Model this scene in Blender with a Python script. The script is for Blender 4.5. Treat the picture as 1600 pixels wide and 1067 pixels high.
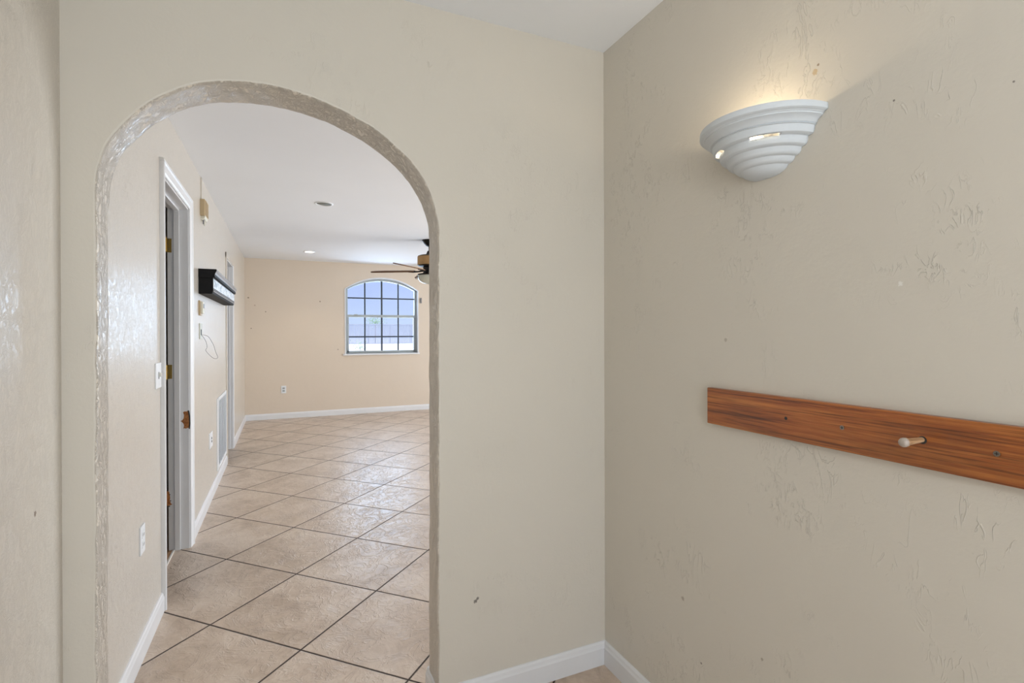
import bpy, bmesh, math, random
from mathutils import Vector, Matrix, noise

for o in list(bpy.data.objects):
    bpy.data.objects.remove(o)
S = bpy.context.scene
COL = S.collection
random.seed(7)

# ------------------------------------------------------------------ camera
F, YAW, PITCH, ROLL, CY, CAMH = 798.34, 0.4204, -0.0025, -0.0031, -11.72, 1.3217
fw = Vector((math.sin(YAW)*math.cos(PITCH), math.cos(YAW)*math.cos(PITCH), math.sin(PITCH)))
rt = Vector((math.cos(YAW), -math.sin(YAW), 0)); up = rt.cross(fw)
r2 = rt*math.cos(ROLL)+up*math.sin(ROLL); u2 = -rt*math.sin(ROLL)+up*math.cos(ROLL)
cd = bpy.data.cameras.new('camera'); cam = bpy.data.objects.new('camera', cd); COL.objects.link(cam)
cam.matrix_world = Matrix(((r2.x, u2.x, -fw.x, 0), (r2.y, u2.y, -fw.y, 0), (r2.z, u2.z, -fw.z, CAMH), (0, 0, 0, 1)))
cd.sensor_fit = 'HORIZONTAL'; cd.sensor_width = 36; cd.lens = F*36/1600; cd.shift_y = CY/1600; cd.clip_start = .02; cd.clip_end = 500
S.camera = cam

# ------------------------------------------------------------------ world + exposure
W = bpy.data.worlds.new('sky'); S.world = W; W.use_nodes = True
wn = W.node_tree.nodes; wl = W.node_tree.links
wn.clear()
wo = wn.new('ShaderNodeOutputWorld'); wb = wn.new('ShaderNodeBackground'); wr = wn.new('ShaderNodeValToRGB')
wt = wn.new('ShaderNodeTexCoord'); ws = wn.new('ShaderNodeSeparateXYZ')
wns = wn.new('ShaderNodeTexNoise'); wns.inputs['Scale'].default_value = 3.0; wns.inputs['Detail'].default_value = 4
wm = wn.new('ShaderNodeMapping'); wm.inputs['Scale'].default_value = (1, 1, 5)
wma = wn.new('ShaderNodeMath'); wma.operation = 'MULTIPLY_ADD'; wma.inputs[1].default_value = .08; 
wl.new(wt.outputs['Generated'], ws.inputs[0]); wl.new(wt.outputs['Generated'], wm.inputs[0]); wl.new(wm.outputs[0], wns.inputs[0])
wl.new(wns.outputs[0], wma.inputs[0]); wl.new(ws.outputs['Z'], wma.inputs[2]); wl.new(wma.outputs[0], wr.inputs[0])
wr.color_ramp.elements[0].position = .03; wr.color_ramp.elements[0].color = (.70, .82, 1, 1)
wr.color_ramp.elements[1].position = .5; wr.color_ramp.elements[1].color = (.40, .52, .95, 1)
e = wr.color_ramp.elements.new(.12); e.color = (.56, .67, .98, 1)
wl.new(wr.outputs[0], wb.inputs[0]); wl.new(wb.outputs[0], wo.inputs[0])
wb.inputs[1].default_value = 1.05

S.view_settings.view_transform = 'Standard'; S.view_settings.look = 'None'
S.view_settings.gamma = 1; S.view_settings.use_curve_mapping = False
S.view_settings.exposure = -0.04

def area(name, loc, rot, sx, sy, power, color):
    l = bpy.data.lights.new(name, 'AREA'); l.shape = 'RECTANGLE'; l.size = sx; l.size_y = sy
    l.energy = power; l.color = color
    o = bpy.data.objects.new(name, l); COL.objects.link(o); o.location = loc; o.rotation_euler = rot
    return o
R90 = math.pi/2
# daylight through the openings the place has
area('daylight_entry_door', (.32, -2.12, 1.15), (R90+.55, 0, 0), 1.1, 1.9, 34, (.90, .96, 1))          # faces +Y
area('daylight_patio_door', (5.40, 4.6, 1.15), (R90+.28, 0, R90), 3.6, 2.0, 190, (.91, .96, 1))      # faces -X
area('daylight_far_window', (1.6, 9.5, 1.6), (R90, 0, math.pi), 1.6, 1.5, 66, (.60, .80, 1))     # outside the arched window, faces in
hp = bpy.data.lights.new('added_hall_fill', 'POINT'); hp.energy = 15; hp.color = (.96, .98, 1); hp.shadow_soft_size = .12  # unseen fill light added to brighten the near ceiling and right wall
ho = bpy.data.objects.new('added_hall_fill', hp); COL.objects.link(ho); ho.location = (.42, -.75, 1.72)
sun = bpy.data.lights.new('sun', 'SUN'); sun.energy = 5.8; sun.angle = .01; sun.color = (1, .96, .9)
so = bpy.data.objects.new('sun', sun); COL.objects.link(so); so.rotation_euler = (math.radians(16), math.radians(-8), 0); so.location = (0, 0, 12)

# ------------------------------------------------------------------ node helpers
class NT:
    def __init__(s, name):
        s.m = bpy.data.materials.new(name); s.m.use_nodes = True
        s.n = s.m.node_tree.nodes; s.l = s.m.node_tree.links
        s.b = s.n['Principled BSDF']
        s.tc = s.n.new('ShaderNodeTexCoord').outputs['Object']
    def link(s, a, b): s.l.new(a, b)
    def val(s, sock, v):
        if hasattr(v, 'is_output') or isinstance(v, bpy.types.NodeSocket): s.l.new(v, sock)
        else: sock.default_value = v
    def math(s, op, a, b=0.0, c=0.0, clamp=False):
        n = s.n.new('ShaderNodeMath'); n.operation = op; n.use_clamp = clamp
        s.val(n.inputs[0], a); s.val(n.inputs[1], b); s.val(n.inputs[2], c); return n.outputs[0]
    def mapping(s, scale=(1, 1, 1), rot=(0, 0, 0), loc=(0, 0, 0), v=None):
        n = s.n.new('ShaderNodeMapping'); n.inputs['Scale'].default_value = scale; n.inputs['Rotation'].default_value = rot
        n.inputs['Location'].default_value = loc; s.l.new(v or s.tc, n.inputs[0]); return n.outputs[0]
    def noise(s, scale, detail=2, rough=.5, v=None, dist=0.0):
        n = s.n.new('ShaderNodeTexNoise'); n.inputs['Scale'].default_value = scale; n.inputs['Detail'].default_value = detail
        n.inputs['Roughness'].default_value = rough; n.inputs['Distortion'].default_value = dist
        s.l.new(v or s.tc, n.inputs['Vector']); return n.outputs[0]
    def ramp(s, f, pts, interp='LINEAR'):
        n = s.n.new('ShaderNodeValToRGB'); s.l.new(f, n.inputs[0]); cr = n.color_ramp; cr.interpolation = interp
        while len(cr.elements) < len(pts): cr.elements.new(.5)
        for e, (p, c) in zip(cr.elements, pts):
            e.position = p; e.color = (*c, 1) if not isinstance(c, (int, float)) else (c, c, c, 1)
        return n.outputs[0]
    def mix(s, f, a, b):
        n = s.n.new('ShaderNodeMix'); n.data_type = 'RGBA'; s.val(n.inputs[0], f)
        for i, v in ((6, a), (7, b)):
            if isinstance(v, tuple): n.inputs[i].default_value = (*v, 1)
            else: s.l.new(v, n.inputs[i])
        return n.outputs[2]
    def bump(s, h, strength=1, dist=.002, prev=None):
        n = s.n.new('ShaderNodeBump'); n.inputs['Strength'].default_value = strength; n.inputs['Distance'].default_value = dist
        s.l.new(h, n.inputs['Height'])
        if prev: s.l.new(prev, n.inputs['Normal'])
        return n.outputs[0]
    def mark(s, col, pos, rad, color, squash=(1, 1, 1), k=.8):
        """a small stain with a ragged outline of its own"""
        v = s.n.new('ShaderNodeVectorMath'); v.operation = 'SUBTRACT'; s.l.new(s.tc, v.inputs[0]); v.inputs[1].default_value = pos
        q = s.n.new('ShaderNodeVectorMath'); q.operation = 'MULTIPLY'; s.l.new(v.outputs[0], q.inputs[0]); q.inputs[1].default_value = squash
        L = s.n.new('ShaderNodeVectorMath'); L.operation = 'LENGTH'; s.l.new(q.outputs[0], L.inputs[0])
        nz = s.math('MULTIPLY', s.math('SUBTRACT', s.noise(2.0/rad, 3), .5), rad*2.2)
        d = s.math('ADD', L.outputs['Value'], nz)
        f = s.math('MULTIPLY', s.math('LESS_THAN', d, rad), k)
        return s.mix(f, col, color)

def simple(name, color, rough=.5, metal=0.0, var=.04, bumpd=0.0, bscale=60, coat=0.0, emit=None, es=0):
    t = NT(name); c = t.noise(9, 3)
    lo = tuple(max(0, x*(1-var)) for x in color); hi = tuple(min(1, x*(1+var)) for x in color)
    t.link(t.mix(c, lo, hi), t.b.inputs['Base Color']); t.b.inputs['Roughness'].default_value = rough
    t.b.inputs['Metallic'].default_value = metal; t.b.inputs['Coat Weight'].default_value = coat
    if bumpd: t.link(t.bump(t.noise(bscale, 3), 1, bumpd), t.b.inputs['Normal'])
    if emit: t.b.inputs['Emission Color'].default_value = (*emit, 1); t.b.inputs['Emission Strength'].default_value = es
    return t.m

def wall_paint(name, color, rough=.4, amt=1.0, crackle=0.0, marks=(), coat=0.0, spec=.5, ridge=1.0):
    t = NT(name)
    base = t.mix(t.noise(1.3, 4, .6), tuple(x*.97 for x in color), tuple(min(1, x*1.03) for x in color))
    for mk in marks: base = t.mark(base, *mk)
    t.link(base, t.b.inputs['Base Color'])
    # sparse trowel ridges: thin crests where a stretched noise crosses its middle, in scattered patches
    def ridges(sc, rot, stretch, width, lo, hi, seed):
        v = t.mapping((1, 1, stretch), (rot, 0, rot*.7), (seed, seed*2, seed*3))
        n = t.noise(sc, 3, .6, v, .8)
        r = t.math('SUBTRACT', 1, t.math('MULTIPLY', t.math('ABSOLUTE', t.math('SUBTRACT', n, .5)), 1/width), clamp=True)
        mk = t.ramp(t.noise(3.3, 3, .6, t.mapping(loc=(seed*5, seed, 1))), [(lo, 0.0), (hi, 1.0)])
        return t.math('MULTIPLY', r, mk)
    h = t.math('ADD', ridges(27, .5, .36, .014, .54, .66, 1.7), ridges(50, -.35, .42, .022, .51, .62, 4.1))
    h = t.math('MULTIPLY', h, t.ramp(t.noise(17, 3, .6, t.mapping(loc=(3, 8, 2))), [(.46, 0.0), (.56, 1.0)]))
    lump = t.noise(7, 3, .55)
    orange = t.noise(110, 2, .5)
    hh = t.math('ADD', t.math('MULTIPLY', h, .42*ridge), t.math('ADD', t.math('MULTIPLY', lump, 1.6), t.math('MULTIPLY', orange, .22)))
    nb = t.bump(hh, 1, .0017*amt)
    if crackle:
        c = t.ramp(t.noise(38, 5, .7, t.mapping((1, 1, .6)), 1.5), [(.42, 0.0), (.5, 1.0), (.58, 0.0)])
        nb = t.bump(c, 1, .0015*crackle, nb)
    t.link(nb, t.b.inputs['Normal'])
    t.b.inputs['Roughness'].default_value = rough
    t.b.inputs['Specular IOR Level'].default_value = spec
    t.b.inputs['Coat Weight'].default_value = coat; t.b.inputs['Coat Roughness'].default_value = .42
    return t.m

BROWN = (.16, .10, .06); DARKM = (.12, .10, .09)
CREAM = (.675, .632, .552)
X1, X2, Y1, Y1B, Y2, HN = 1.1726, -.5363, 1.7176, 1.842, 8.6956, 2.44
M = {}
M['wall_left'] = wall_paint('cream_gloss_paint_left', (.655, .602, .525), .21, .85, .28, marks=[((X2, 1.558, .898), .006, BROWN)], spec=.6, coat=.6, ridge=1.1)
M['wall_front'] = wall_paint('cream_paint_front', CREAM, .45, .8, marks=[((.622, Y1, .364), .007, DARKM), ((.63, Y1, .372), .005, DARKM)])
M['wall_right'] = wall_paint('cream_paint_right', CREAM, .40, 1.0, ridge=1.4, marks=[
    ((X1, .827, 1.948), .007, (.52, .38, .2)), ((X1, .819, 1.962), .003, (.2, .12, .06)), ((X1, .641, 1.421), .0045, (.85, .83, .78)),
    ((X1, .653, 1.807), .0022, DARKM), ((X1, 1.102, 1.299), .005, (.45, .40, .33)), ((X1, 1.279, .463), .006, (.40, .34, .28)), ((X1, 1.20, .30), .003, DARKM),
    ((X1, .46, 1.76), .0018, DARKM), ((X1, .98, .44), .004, (.4, .34, .27))])
M['wall_far'] = wall_paint('peach_paint_far', (.70, .60, .49), .5, .7, marks=[
    ((-.486, Y2, 1.865), .011, BROWN), ((-.251, Y2, 1.655), .008, BROWN), ((.801, Y2, 1.059), .008, BROWN), ((-.40, Y2, 1.75), .012, (.5, .38, .28)), ((.533, Y2, 1.829), .010, BROWN), ((-.45, Y2, 1.4), .008, BROWN)])
M['reveal'] = wall_paint('arch_reveal_paint', (.70, .635, .54), .22, 1.0, 1.3, spec=.8, coat=.4)
M['ceiling'] = wall_paint('white_ceiling_paint', (.90, .925, .96), .8, .3)
M['trim'] = simple('white_gloss_trim', (.76, .765, .775), .3, var=.03, bumpd=.0004, bscale=20)
M['frame'] = simple('window_frame_vinyl', (.40, .44, .45), .4)
M['muntin'] = simple('dark_muntin', (.03, .04, .06), .5)
M['brass'] = simple('tarnished_brass', (.42, .28, .08), .35, 1.0, var=.35, bumpd=.0006, bscale=120)
M['plate'] = simple('ivory_plastic', (.78, .76, .70), .35)
M['whiteplastic'] = simple('white_plastic', (.80, .82, .84), .35)
M['dark'] = simple('dark_slot', (.03, .03, .03), .6)
M['tan'] = simple('yellowed_plastic', (.52, .40, .24), .5)
M['palelid'] = simple('pale_plastic', (.72, .70, .60), .5)
M['black'] = simple('glossy_black_paint', (.004, .004, .005), .6, bumpd=.0008, bscale=50)
M['black'].node_tree.nodes['Principled BSDF'].inputs['Specular IOR Level'].default_value = .2
M['grey_edge'] = simple('mid_grey', (.22, .22, .23), .3)
M['bronze'] = simple('dark_bronze', (.02, .017, .015), .4, .6)
M['wicker'] = simple('tan_band', (.42, .25, .10), .6, var=.25, bumpd=.002, bscale=90)
M['blade'] = simple('brown_blade', (.17, .10, .06), .85, var=.2)
M['blade'].node_tree.nodes['Principled BSDF'].inputs['Specular IOR Level'].default_value = .15
M['frost'] = simple('frosted_glass', (.62, .64, .56), .25)
M['steel'] = simple('zinc_screw', (.28, .25, .22), .35, 1.0, var=.3)
M['plaster'] = simple('white_plaster', (.66, .70, .73), .75, var=.02, bumpd=.0004, bscale=150)
M['canlit'] = simple('lit_lamp_lens', (.9, .88, .8), .5, emit=(1, .93, .8), es=6)
M['bulb'] = simple('lit_bulb', (.9, .85, .7), .5, emit=(1, .78, .48), es=10)
M['canoff'] = simple('grey_reflector', (.16, .165, .13), .5)
M['strip'] = simple('pale_metal_strip', (.80, .76, .70), .3)
M['wire'] = simple('grey_wire', (.16, .15, .15), .5)
M['leaf'] = simple('pale_green_leaf', (.28, .42, .25), .6, var=.25)
M['bark'] = simple('bark', (.25, .2, .15), .8)
M['yard'] = simple('bright_sand_yard', (.80, .79, .76), .9, var=.06, bumpd=.01, bscale=1)
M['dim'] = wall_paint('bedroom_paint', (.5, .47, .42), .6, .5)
M['glassbulb'] = M['frost']

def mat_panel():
    t = NT('pale_reflection_panel')
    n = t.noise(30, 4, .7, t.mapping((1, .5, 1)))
    c = t.ramp(n, [(.40, (.20, .30, .42)), (.48, (.70, .80, .88)), (.65, (.88, .92, .95))])  # bluish white paints in daylight reflected at grazing angle, with darker streaks
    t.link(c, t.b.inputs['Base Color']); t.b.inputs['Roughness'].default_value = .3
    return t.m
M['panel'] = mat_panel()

def mat_wood(name, dark, mid, light, axis='y', rough=.35, coat=.4):
    t = NT(name)
    sc = {'y': (1, .03, 1), 'x': (.03, 1, 1)}[axis]
    v = t.mapping(sc)
    g1 = t.noise(85, 6, .7, v, .25); g2 = t.noise(300, 2, .5, v)
    g = t.math('ADD', t.math('MULTIPLY', g1, .72), t.math('MULTIPLY', g2, .28))
    c = t.ramp(g, [(.34, dark), (.46, mid), (.62, light)])
    blot = t.ramp(t.noise(9, 4, .6, t.mapping(tuple(x if x == 1 else .25 for x in sc))), [(.33, .62), (.5, 1.0)])
    mu = t.n.new('ShaderNodeMix'); mu.data_type = 'RGBA'; mu.blend_type = 'MULTIPLY'; mu.inputs[0].default_value = 1
    t.link(c, mu.inputs[6]); t.link(blot, mu.inputs[7])
    fine = t.ramp(t.noise(230, 3, .6, t.mapping({'y': (1, .016, 1), 'x': (.016, 1, 1)}[axis])), [(.36, .45), (.47, 1.0)])
    m2 = t.n.new('ShaderNodeMix'); m2.data_type = 'RGBA'; m2.blend_type = 'MULTIPLY'; m2.inputs[0].default_value = .8
    t.link(mu.outputs[2], m2.inputs[6]); t.link(fine, m2.inputs[7])
    t.link(m2.outputs[2], t.b.inputs['Base Color'])
    t.b.inputs['Roughness'].default_value = rough; t.b.inputs['Coat Weight'].default_value = coat; t.b.inputs['Coat Roughness'].default_value = .25
    t.link(t.bump(g, 1, .0006), t.b.inputs['Normal'])
    return t.m
M['wood'] = mat_wood('stained_pine', (.15, .034, .008), (.33, .088, .016), (.50, .17, .034))
M['pegtip'] = simple('grey_highlight_wood', (.42, .36, .31), .25, var=.3, bumpd=.001, bscale=200)  # grey colour paints a highlight onto the peg end
M['pegwood'] = mat_wood('peg_wood', (.30, .17, .08), (.52, .32, .17), (.66, .46, .28), 'x', .35, .3)
M['rawwood'] = mat_wood('raw_split_wood', (.20, .06, .015), (.42, .15, .04), (.58, .26, .09), 'y', .8, 0)
M['woodfloor'] = mat_wood('bedroom_wood_floor', (.22, .09, .035), (.42, .20, .09), (.55, .30, .15))

def mat_tile():
    t = NT('slate_look_tile')
    ts, ta = .5219, -.7841
    v = t.mapping((1/ts, 1/ts, 1), (0, 0, 0), (0, 0, 0))
    vs = t.n.new('ShaderNodeVectorMath'); vs.operation = 'SUBTRACT'; t.link(t.tc, vs.inputs[0]); vs.inputs[1].default_value = (.0595, 2.3061, 0)
    vr = t.n.new('ShaderNodeVectorRotate'); vr.rotation_type = 'Z_AXIS'; t.link(vs.outputs[0], vr.inputs[0]); vr.inputs['Angle'].default_value = -ta
    sp = t.n.new('ShaderNodeSeparateXYZ'); t.link(vr.outputs[0], sp.inputs[0])
    u = t.math('DIVIDE', sp.outputs[0], ts); w = t.math('DIVIDE', sp.outputs[1], ts)
    fu = t.math('ABSOLUTE', t.math('SUBTRACT', u, t.math('ROUND', u))); fw_ = t.math('ABSOLUTE', t.math('SUBTRACT', w, t.math('ROUND', w)))
    d = t.math('MINIMUM', fu, fw_)
    d = t.math('ADD', d, t.math('MULTIPLY', t.math('SUBTRACT', t.noise(60, 2), .5), .0028))
    g = t.ramp(d, [(.0062, 1.0), (.0088, 0.0)])
    cu = t.math('FLOOR', u); cw = t.math('FLOOR', w)
    cb = t.n.new('ShaderNodeCombineXYZ'); t.link(cu, cb.inputs[0]); t.link(cw, cb.inputs[1])
    wnz = t.n.new('ShaderNodeTexWhiteNoise'); wnz.noise_dimensions = '2D'; t.link(cb.outputs[0], wnz.inputs['Vector'])
    off = t.n.new('ShaderNodeVectorMath'); off.operation = 'MULTIPLY_ADD'; t.link(wnz.outputs['Color'], off.inputs[0]); off.inputs[1].default_value = (9, 9, 9); t.link(t.tc, off.inputs[2])
    n1 = t.noise(3.2, 5, .62, off.outputs[0], .6)
    n2 = t.noise(16, 5, .7, t.mapping((1, .6, 1), v=off.outputs[0]), .8)
    c = t.ramp(t.math('ADD', t.math('MULTIPLY', n1, .6), t.math('MULTIPLY', n2, .4)), [(.36, (.46, .35, .26)), (.5, (.61, .485, .38)), (.64, (.72, .60, .49))])
    c = t.mix(t.math('MULTIPLY', wnz.outputs['Value'], .22), c, (.60, .49, .395))
    c = t.mix(g, c, (.040, .023, .015))
    t.link(c, t.b.inputs['Base Color'])
    t.link(t.ramp(g, [(0, .30), (1, .8)]), t.b.inputs['Roughness'])
    rid = t.ramp(t.noise(9, 4, .6, off.outputs[0], 1.6), [(.44, 0.0), (.5, 1.0), (.53, .4), (.6, .2)])
    h = t.math('ADD', t.math('MULTIPLY', rid, .9), t.math('MULTIPLY', n2, 1.6))
    nb = t.bump(h, 1, .0016)
    nb = t.bump(t.math('SUBTRACT', 1, g), 1, .004, nb)
    t.link(nb, t.b.inputs['Normal'])
    return t.m
M['tile'] = mat_tile()

def mat_fence():
    t = NT('grey_vinyl_fence'); c = t.mix(t.noise(1.2, 3), (.34, .37, .44), (.44, .47, .54))
    t.link(c, t.b.inputs['Base Color']); t.b.inputs['Roughness'].default_value = .6
    return t.m
M['fence'] = mat_fence()
def mat_glass():
    t = NT('window_glass'); n = t.n; l = t.l
    tr = n.new('ShaderNodeBsdfTransparent'); tr.inputs[0].default_value = (.93, .96, 1, 1)
    gl = n.new('ShaderNodeBsdfGlossy'); gl.inputs['Roughness'].default_value = 0
    lw = n.new('ShaderNodeFresnel'); lw.inputs[0].default_value = 1.3
    mx = n.new('ShaderNodeMixShader'); ge = n.new('ShaderNodeNewGeometry'); mm = n.new('ShaderNodeMath'); mm.operation = 'SUBTRACT'; mm.use_clamp = True; l.new(lw.outputs[0], mm.inputs[0]); l.new(ge.outputs['Backfacing'], mm.inputs[1]); l.new(mm.outputs[0], mx.inputs[0]); l.new(tr.outputs[0], mx.inputs[1]); l.new(gl.outputs[0], mx.inputs[2])
    l.new(mx.outputs[0], n['Material Output'].inputs[0]); return t.m
M['glass'] = mat_glass()

# ------------------------------------------------------------------ mesh helpers
def new(): return bmesh.new()
def bx(bm, x0, x1, y0, y1, z0, z1, bevel=0.0, seg=2):
    x0, x1 = min(x0, x1), max(x0, x1); y0, y1 = min(y0, y1), max(y0, y1); z0, z1 = min(z0, z1), max(z0, z1)
    r = bmesh.ops.create_cube(bm, size=1)
    for v in r['verts']:
        v.co = Vector((x0+(v.co.x+.5)*(x1-x0), y0+(v.co.y+.5)*(y1-y0), z0+(v.co.z+.5)*(z1-z0)))
    if bevel:
        es = {e for v in r['verts'] for e in v.link_edges}
        bmesh.ops.bevel(bm, geom=list(es), offset=bevel, segments=seg, affect='EDGES', profile=.5)
    return bm
def obj(name, bm, mat, parent=None, smooth=False, loc=None):
    me = bpy.data.meshes.new(name); bmesh.ops.recalc_face_normals(bm, faces=bm.faces[:]) if smooth != 'keep' else None
    bm.to_mesh(me); bm.free(); me.materials.append(mat)
    if smooth:
        for p in me.polygons: p.use_smooth = True
    o = bpy.data.objects.new(name, me); COL.objects.link(o)
    if parent:
        o.parent = parent
        # vertices are given in world space: shift them into the parent's frame so textures still see real sizes
        o.matrix_parent_inverse = parent.matrix_basis.inverted()
    return o
def auto(o, ang=35):
    for p in o.data.polygons: p.use_smooth = True
    o.data.set_sharp_from_angle(angle=math.radians(ang)) if hasattr(o.data, 'set_sharp_from_angle') else None
    return o
def thing(name, label, cat, loc, group=None):
    o = bpy.data.objects.new(name, None); COL.objects.link(o); o.location = loc; o.empty_display_size = .05
    o['label'] = label; o['category'] = cat
    if group: o['group'] = group
    return o
def sroot(name, loc, label=None):
    o = bpy.data.objects.new(name, None); COL.objects.link(o); o.location = loc; o.empty_display_size = .05
    o['kind'] = 'structure'
    if label: o['label'] = label
    return o
def struct(name, bm, mat, smooth=False):
    o = obj(name, bm, mat, None, smooth); o['kind'] = 'structure'; return o
def tag(o, label, cat, group=None):
    o['label'] = label; o['category'] = cat
    if group: o['group'] = group
    return o
def lathe(bm, prof, c, seg=32, a0=0, a1=2*math.pi, sx=1, sy=1, axis='z'):
    full = abs(a1-a0-2*math.pi) < 1e-6
    n = seg if full else seg+1
    rings = []
    for r, z in prof:
        ring = []
        for i in range(n):
            a = a0+(a1-a0)*i/seg
            p = Vector((r*math.cos(a)*sx, r*math.sin(a)*sy, z))
            if axis == 'x': p = Vector((p.z, p.x, p.y))
            if axis == 'y': p = Vector((p.x, p.z, p.y))
            ring.append(bm.verts.new(Vector(c)+p))
        rings.append(ring)
    for A, B in zip(rings, rings[1:]):
        for i in range(seg):
            j = (i+1) % n
            bm.faces.new((A[i], A[j], B[j], B[i]))
    return rings
def capped(bm, prof, c, seg=32, axis='z'):
    rings = lathe(bm, prof, c, seg, axis=axis)
    bm.faces.new(rings[0][::-1]); bm.faces.new(rings[-1])
def tube(bm, pts, r, seg=8):
    pts = [Vector(p) for p in pts]; rings = []
    for i, p in enumerate(pts):
        d = (pts[min(i+1, len(pts)-1)]-pts[max(i-1, 0)]).normalized()
        a = d.cross(Vector((0, 0, 1))) if abs(d.z) < .9 else d.cross(Vector((1, 0, 0)))
        a.normalize(); b = d.cross(a)
        rr = r[i] if isinstance(r, (list, tuple)) else r
        rings.append([bm.verts.new(p+(a*math.cos(2*math.pi*k/seg)+b*math.sin(2*math.pi*k/seg))*rr) for k in range(seg)])
    for A, B in zip(rings, rings[1:]):
        for k in range(seg): bm.faces.new((A[k], A[(k+1) % seg], B[(k+1) % seg], B[k]))
    bm.faces.new(rings[0][::-1]); bm.faces.new(rings[-1])
def catmull(P, n=8):
    out = []
    for i in range(len(P)-1):
        p0 = Vector(P[max(i-1, 0)]); p1 = Vector(P[i]); p2 = Vector(P[i+1]); p3 = Vector(P[min(i+2, len(P)-1)])
        for k in range(n):
            t = k/n
            out.append(.5*((2*p1)+(p2-p0)*t+(2*p0-5*p1+4*p2-p3)*t*t+(3*p1-p0-3*p2+p3)*t**3))
    out.append(Vector(P[-1])); return out
def extrude_profile(bm, prof, a, b, inward):
    """prof: list of (out, z); extruded along horizontal line a->b; 'inward' is the direction it sticks out"""
    a = Vector(a); b = Vector(b); n = Vector(inward)
    A = [bm.verts.new(a+n*o+Vector((0, 0, z))) for o, z in prof]; B = [bm.verts.new(b+n*o+Vector((0, 0, z))) for o, z in prof]
    k = len(prof)
    for i in range(k): bm.faces.new((A[i], A[(i+1) % k], B[(i+1) % k], B[i]))
    bm.faces.new(A[::-1]); bm.faces.new(B)

# ------------------------------------------------------------------ floors and ceilings
XR, YB = 5.45, -2.2
struct('floor', bx(new(), -.612, XR, YB, Y2, -.1, 0), M['tile'])
struct('floor_bedroom', bx(new(), -3.2, -.642, 1.9, Y2, -.1, 0), M['woodfloor'])
struct('ceiling', bx(new(), X2-.12, X1+.12, YB-.12, Y1+.02, HN, HN+.1), M['ceiling'])
bm = new()
z0, z1 = 2.427, 2.4676
vs = [bm.verts.new(p) for p in [(-.66, Y1B-.02, z0), (XR+.1, Y1B-.02, z0), (XR+.1, Y2+.1, z1), (-.66, Y2+.1, z1),
                                (-.66, Y1B-.02, z0+.12), (XR+.1, Y1B-.02, z0+.12), (XR+.1, Y2+.1, z1+.12), (-.66, Y2+.1, z1+.12)]]
for f in ((3, 2, 1, 0), (4, 5, 6, 7), (0, 1, 5, 4), (1, 2, 6, 5), (2, 3, 7, 6), (3, 0, 4, 7)): bm.faces.new([vs[i] for i in f])
CEIL2 = struct('ceiling', bm, M['ceiling'])
def cz(y): return z0+(y-(Y1B-.02))*(z1-z0)/(Y2+.1-(Y1B-.02))
struct('ceiling_bedroom', bx(new(), -3.2, X2-.106, 1.9, Y2, 2.44, 2.54), M['ceiling'])

# ------------------------------------------------------------------ walls
D1 = (2.950, 3.700, 2.095); D2 = (5.975, 6.672, 2.10)
bm = new(); xa, xb = X2-.106, X2
ZT = 2.47
bx(bm, xa, xb, YB, D1[0], 0, ZT); bx(bm, xa, xb, D1[0], D1[1], D1[2], ZT); bx(bm, xa, xb, D1[1], D2[0], 0, ZT)
bx(bm, xa, xb, D2[0], D2[1], D2[2], ZT); bx(bm, xa, xb, D2[1], Y2, 0, ZT)
struct('wall_left', bm, M['wall_left'])
struct('wall_right', bx(new(), X1, X1+.12, YB, Y1, 0, HN), M['wall_right'])
bm = new(); bx(bm, -.66, -.23, YB-.12, YB, 0, HN); bx(bm, .87, X1+.12, YB-.12, YB, 0, HN); bx(bm, -.23, .87, YB-.12, YB, 2.1, HN)
struct('wall_back', bm, M['wall_right'])
bm = new(); bx(bm, XR, XR+.12, Y1, 2.8, 0, 2.5); bx(bm, XR, XR+.12, 6.4, Y2, 0, 2.5); bx(bm, XR, XR+.12, 2.8, 6.4, 2.15, 2.5)
struct('wall_patio_side', bm, M['wall_far'])
bm = new(); bx(bm, -3.3, -3.2, 1.8, Y2, 0, 2.5); bx(bm, -3.2, -.642, 1.8, 1.9, 0, 2.5); bx(bm, -3.2, -.642, 5.3, 5.4, 0, 2.44); bx(bm, -3.2, -.642, Y2, Y2+.1, 0, 2.5)
struct('wall_bedroom', bm, M['dim'])

# arch wall: outline of the opening measured on its front face
arch = [(-.463, 0), (-.463, .4), (-.461, .8), (-.459, 1.2), (-.458, 1.5), (-.458, 1.64), (-.4565, 1.71), (-.452, 1.768), (-.435, 1.831), (-.404, 1.889),
        (-.347, 1.958), (-.284, 2.008), (-.222, 2.041), (-.157, 2.060), (-.073, 2.070), (.015, 2.069), (.108, 2.053), (.204, 2.022),
        (.306, 1.970), (.391, 1.900), (.446, 1.824), (.478, 1.741), (.487, 1.676), (.4875, 1.5), (.487, 1.2), (.486, .8), (.484, .4), (.483, 0)]
AO = catmull([(x, 0, z) for x, z in arch], 9)
nrm = []
for i in range(len(AO)):
    d = (AO[min(i+1, len(AO)-1)]-AO[max(i-1, 0)]).normalized(); nrm.append(Vector((-d.z, 0, d.x)))   # away from the opening
def jit(p, k): return noise.noise(Vector((p.x*16+k, p.z*16, p.y*20)))*.0030+noise.noise(Vector((p.x*50+k, p.z*50, p.y*50)))*.0012
rr = .009
prof = [(Y1, rr)]+[(Y1+rr*(1-math.cos(a)), rr*(1-math.sin(a))) for a in (.5, 1.0, 1.571)]+[(Y1+rr+(Y1B-Y1-2*rr)*k/5, 0) for k in range(1, 5)] + \
       [(Y1B-rr*(1-math.cos(a)), rr*(1-math.sin(a))) for a in (1.571, 1.0, .5)]+[(Y1B, rr)]
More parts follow.
